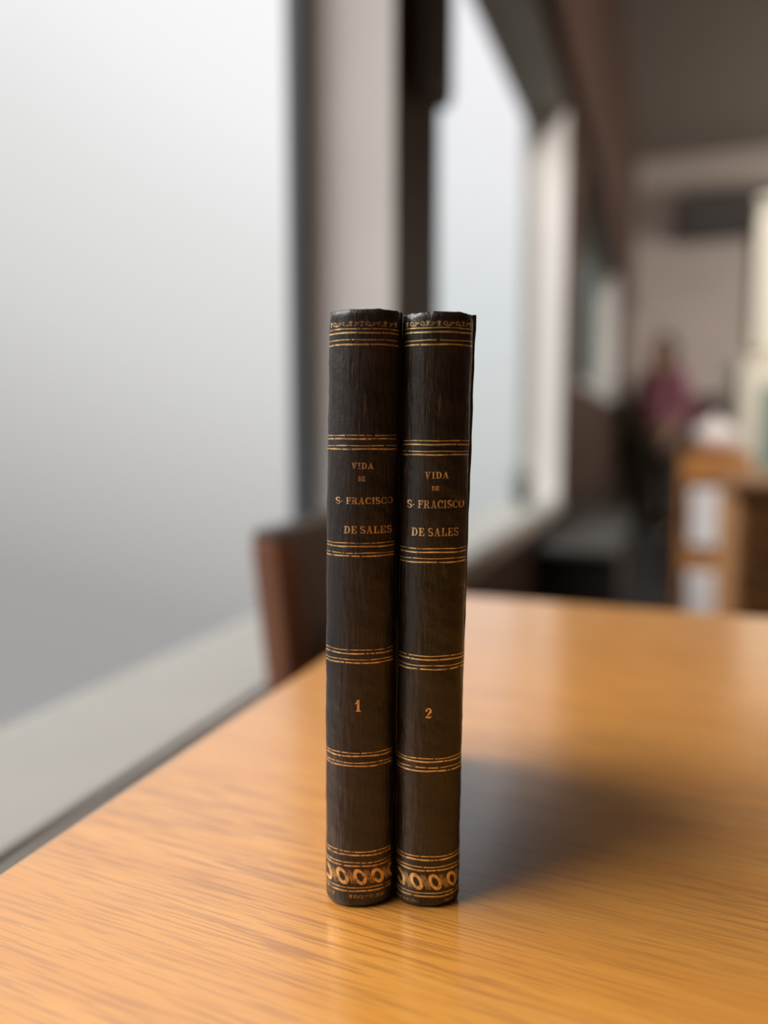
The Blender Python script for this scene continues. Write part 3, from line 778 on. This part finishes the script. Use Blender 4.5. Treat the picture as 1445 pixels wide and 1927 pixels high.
M_cream = mat('cream_lacquer', (0.78, 0.73, 0.62), 0.5, noise=0.03, nscale=5)
M_gglass = mat('greenish_glass', (0.22, 0.30, 0.25), 0.15, noise=0.08, nscale=3)
cc = empty('tall_cabinet', (0.66, 3.9, 0)); tag(cc, 'tall cream cabinet with a wider lower half, behind the chest of drawers', 'cabinet')
k = MB(); k.box(-0.37, 0.35, -0.30, 0.30, 0.06, 1.16); k.build('lower_body', M_cream, cc, bevel=0.008)
k = MB(); k.box(-0.38, 0.36, -0.31, 0.31, 1.1605, 1.185); k.build('ledge', M_cream, cc, bevel=0.005)
k = MB(); k.box(-0.305, 0.35, -0.26, 0.30, 1.1855, 1.80); k.build('upper_body', M_cream, cc, bevel=0.008)
k = MB(); k.box(-0.33, 0.36, -0.28, 0.31, 1.8005, 1.84); k.build('cornice', M_cream, cc, bevel=0.008)
k = MB(); k.box(-0.34, 0.32, -0.28, 0.28, 0, 0.0595); k.build('plinth', M_cream, cc)
for x0, x1 in ((-0.345, -0.02), (0.0, 0.325)):
    k = MB(); k.box(x0, x1, -0.315, -0.3005, 0.10, 1.13); d = k.build('door', M_cream, cc, bevel=0.004)
    k = MB(); k.box(x0+0.06, x1-0.06, -0.319, -0.3152, 0.55, 1.07); k.build('glass_panel', M_gglass, d)
    k = MB(); k.box(x0+0.02, x1-0.02, -0.275, -0.2605, 1.22, 1.78); k.build('upper_door', M_cream, cc, bevel=0.004)

M_chest_d = wood('brown_drawer_wood', (0.17, 0.065, 0.020), (0.28, 0.115, 0.038), 'X', 0.45)
M_chest = wood('window_lit_brown_wood', (0.36, 0.16, 0.060), (0.52, 0.26, 0.11), 'Z', 0.45)  # paler body colour carries the window light on the chest's left side
ch = empty('chest_of_drawers', (0.46, 1.86, 0)); tag(ch, 'brown wooden chest of drawers at the right edge, beyond the oak table', 'chest of drawers')
k = MB(); k.box(-0.325, 0.32, -0.235, 0.25, 0.05, 0.755); k.build('body', M_chest, ch, bevel=0.004)
k = MB(); k.box(-0.335, 0.33, -0.262, 0.255, 0.7555, 0.785); k.build('top', M_chest_d, ch, bevel=0.006)
k = MB(); k.box(-0.31, 0.305, -0.22, 0.235, 0.0, 0.0495); k.build('plinth', M_chest_d, ch)
for j in range(6):
    z0 = 0.065 + j*0.115
    k = MB(); k.box(-0.315, 0.31, -0.254, -0.2355, z0, z0 + 0.102); d = k.build('drawer', M_chest_d, ch, bevel=0.004)
    for x in (-0.16, 0.155):
        k = MB(); k.lathe([(0.004, 0), (0.009, 0.006), (0.011, 0.014), (0.006, 0.02)], n=14); o = k.build('knob', M_ac, d, smooth=True)
        o.rotation_euler = (R(90), 0, 0); o.location = (x, -0.2542, z0 + 0.051)

M_white = mat('white_card', (0.93, 0.89, 0.90), 0.7, noise=0.02, nscale=10)
M_whitep = mat('pale_pink_ceramic', (0.80, 0.72, 0.70), 0.35, noise=0.02, nscale=10)
M_shelf = wood('orange_shelf_wood', (0.42, 0.17, 0.045), (0.60, 0.27, 0.08), 'X', 0.45)
SHX = 0.185
sh = empty('shelf_stand', (SHX, 3.25, 0)); tag(sh, 'narrow orange wooden shelf stand beyond the table, holding white things', 'shelf')
for x in (-0.111, 0.111):
    for y in (-0.13, 0.13):
        k = MB(); k.box(x - 0.009, x + 0.009, y - 0.009, y + 0.009, 0, 0.6895); k.build('post', M_shelf, sh, bevel=0.002)
for nm, z0, z1 in (('shelf', 0.06, 0.085), ('shelf', 0.365, 0.45), ('top', 0.69, 0.80)):
    k = MB(); e = 0.0 if nm == 'shelf' else 0.022
    k.box(-0.1015 - e, 0.1015 + e, -0.138, 0.138, z0, z1); k.build(nm, M_shelf, sh, bevel=0.003)
def white_box(loc, w, d, h, label):
    r_ = empty('box', loc); tag(r_, label, 'box', 'white boxes in the shelf stand')
    q = MB(); q.box(-w/2, w/2, -d/2, d/2, 0, h*.72); q.build('base', M_white, r_, bevel=0.003)
    q = MB(); q.box(-w/2-.003, w/2+.003, -d/2-.003, d/2+.003, h*.7205, h); q.build('lid', M_white, r_, bevel=0.003)
white_box((SHX, 3.205, 0.4505), 0.165, 0.22, 0.215, 'white lidded box in the upper opening of the orange shelf stand')
white_box((SHX + 0.002, 3.20, 0.0855), 0.172, 0.23, 0.265, 'larger white lidded box in the lower opening of the orange shelf stand')
vz = empty('jar', (SHX - 0.005, 3.23, 0.8005)); tag(vz, 'rounded pale ceramic jar on top of the orange shelf stand', 'jar')
k = MB(); k.lathe([(0.05, 0), (0.078, 0.025), (0.086, 0.06), (0.070, 0.095), (0.052, 0.104)], n=28); k.build('body', M_whitep, vz, smooth=True)
k = MB(); k.lathe([(0.054, 0.1045), (0.050, 0.115), (0.016, 0.125), (0.013, 0.135), (0.015, 0.142), (0.002, 0.146)], n=24); k.build('lid', M_whitep, vz, smooth=True)

# ------------------------------------------------------------------ person standing at the far end
M_skin = mat('skin', (0.42, 0.24, 0.17), 0.55, noise=0.05, nscale=30)
M_hair = mat('dark_hair', (0.018, 0.010, 0.008), 0.5, noise=0.3, nscale=60)
M_pink = mat('pink_knit', (0.30, 0.11, 0.15), 0.85, noise=0.1, nscale=80)
M_trous = mat('dark_olive_trousers', (0.045, 0.036, 0.024), 0.85, noise=0.15, nscale=60)
M_shoe = mat('black_shoe', (0.012, 0.012, 0.012), 0.4, noise=0.1, nscale=40)
def skin_mesh(name, verts, edges, radii, mtl, parent, levels=2, root_i=0, shape=None):
    me = bpy.data.meshes.new(name); me.from_pydata(verts, edges, [])
    o = bpy.data.objects.new(name, me); COL.objects.link(o)
    o.modifiers.new('skin', 'SKIN'); 
    for i, r_ in enumerate(radii):
        sv = me.skin_vertices[0].data[i] if me.skin_vertices else None
        if sv: sv.radius = (r_, r_) if not isinstance(r_, tuple) else r_
    if not me.skin_vertices:
        pass
    me.skin_vertices[0].data[root_i].use_root = True
    ss = o.modifiers.new('sub', 'SUBSURF'); ss.levels = levels; ss.render_levels = levels
    dg = bpy.context.evaluated_depsgraph_get(); dg.update()
    nm = bpy.data.meshes.new_from_object(o.evaluated_get(dg)); nm.name = name
    bpy.data.objects.remove(o)
    nm.materials.clear(); nm.materials.append(mtl)
    for p in nm.polygons: p.use_smooth = True
    if shape:
        for v in nm.vertices: v.co = shape(v.co.copy())
    q = bpy.data.objects.new(name, nm); COL.objects.link(q); q.parent = parent
    return q
def person(loc, rz):
    root = empty('person', loc, rz)
    tag(root, 'person with dark hair standing far back in a pink top and dark trousers', 'person')
    V, E, RD = [], [], []
    def add(p, r_, par=None):
        V.append(p); RD.append(r_); i = len(V)-1
        if par is not None: E.append((par, i))
        return i
    pel = add((0, 0, .90), .12)
    wa = add((0, 0, 1.02), .105, pel); chs = add((0, .0, 1.20), .118, wa); sho = add((0, 0, 1.33), .085, chs)
    nk = add((0, -.005, 1.41), .048, sho); jaw = add((0, -.03, 1.47), .058, nk); hd = add((0, -.015, 1.54), .082, jaw); cr_ = add((0, .0, 1.61), .060, hd)
    nose = add((0, -.108, 1.525), .010, hd)
    for s in (-1, 1):
        ear = add((s*.083, .0, 1.53), .012, hd)
        a = add((s*.15, 0, 1.32), .052, sho); el = add((s*.21, .03, 1.06), .038, a)
        fa = add((s*.20, -.08, .90), .030, el); w_ = add((s*.175, -.15, .83), .024, fa); pm = add((s*.165, -.185, .79), .030, w_)
        for f_ in range(4):
            k1 = add((s*(.165+(f_-1.5)*.019), -.205, .755), .0088, pm); k2 = add((s*(.165+(f_-1.5)*.020), -.210, .722 + abs(f_-1.3)*.006), .0082, k1)
            add((s*(.165+(f_-1.5)*.019), -.200, .698 + abs(f_-1.3)*.009), .0075, k2)
        t1 = add((s*.135, -.195, .785), .010, pm); add((s*.118, -.215, .755), .0085, t1)
        hp = add((s*.09, 0, .84), .085, pel); kn = add((s*.10, -.015, .47), .056, hp); an = add((s*.10, .02, .09), .036, kn); add((s*.105, -.10, .035), .034, an)
    skin_mesh('body', V, E, RD, M_skin, root)
    # pink top
    V, E, RD = [], [], []
    a0 = add((0, 0, .86), .135); a1 = add((0, 0, 1.02), .118, a0); a2 = add((0, 0, 1.20), .128, a1); a3 = add((0, 0, 1.335), .092, a2); add((0, 0, 1.385), .062, a3)
    for s in (-1, 1):
        b_ = add((s*.15, 0, 1.32), .066, a3); c_ = add((s*.21, .03, 1.06), .054, b_); add((s*.202, -.07, .91), .045, c_)
    skin_mesh('pink_top', V, E, RD, M_pink, root)
    V, E, RD = [], [], []
    p0 = add((0, 0, .92), .135); 
    for s in (-1, 1):
        h_ = add((s*.09, 0, .83), .100, p0); k_ = add((s*.10, -.015, .47), .075, h_); add((s*.10, .02, .085), .060, k_)
    skin_mesh('trousers', V, E, RD, M_trous, root)
    for s in (-1, 1):
        m = MB(); rg = []
        for y, w, h in ((.07, .030, .06), (.05, .038, .085), (0, .040, .08), (-.06, .045, .062), (-.12, .046, .05), (-.165, .034, .036), (-.18, .018, .022)):
            rg.append([(s*.105 + w*math.cos(a_), y, max(.001, h/2 + h/2*math.sin(a_))) for a_ in [2*math.pi*j/14 for j in range(14)]])
        m.loft(rg); m.build('shoe', M_shoe, root, smooth=True)
    # hair: cap that leaves the face free and falls to the neck
    m = MB(); n = 24; rg = []
    for i in range(11):
        t = i/10; z = 1.645 - .27*t
        r_ = .098*math.sin(min(1, .12 + t*1.9)*math.pi/2)
        ring = []
        for j in range(n):
            a_ = 2*math.pi*j/n; x = r_*1.0*math.cos(a_); y = .012 + r_*1.08*math.sin(a_)
            if y < -.02 and t > .28: y = -.02 + (y+.02)*.15
            ring.append((x*1.04, y, z))
        rg.append(ring)
    m.loft(rg); m.build('hair', M_hair, root, smooth=True)
    for s in (-1, 1):
        m = MB(); m.lathe([(0.002, -.010), (.008, -.006), (.010, 0), (.008, .006), (.002, .010)], n=12); o = m.build('eye', M_shoe, root, smooth=True); o.location = (s*.032, -.088, 1.545)
    m = MB(); m.loft([[(x, -.088 - .006*math.cos(x*50), 1.487 + z) for x, z in ((-.024, 0), (0, .008), (.024, 0), (0, -.008))], [(x, -.078, 1.487 + z) for x, z in ((-.024, 0), (0, .008), (.024, 0), (0, -.008))]])
    m.build('mouth', mat('lips', (0.35, 0.12, 0.11), 0.5), root)
person((-0.03, 6.55, 0), R(-35))
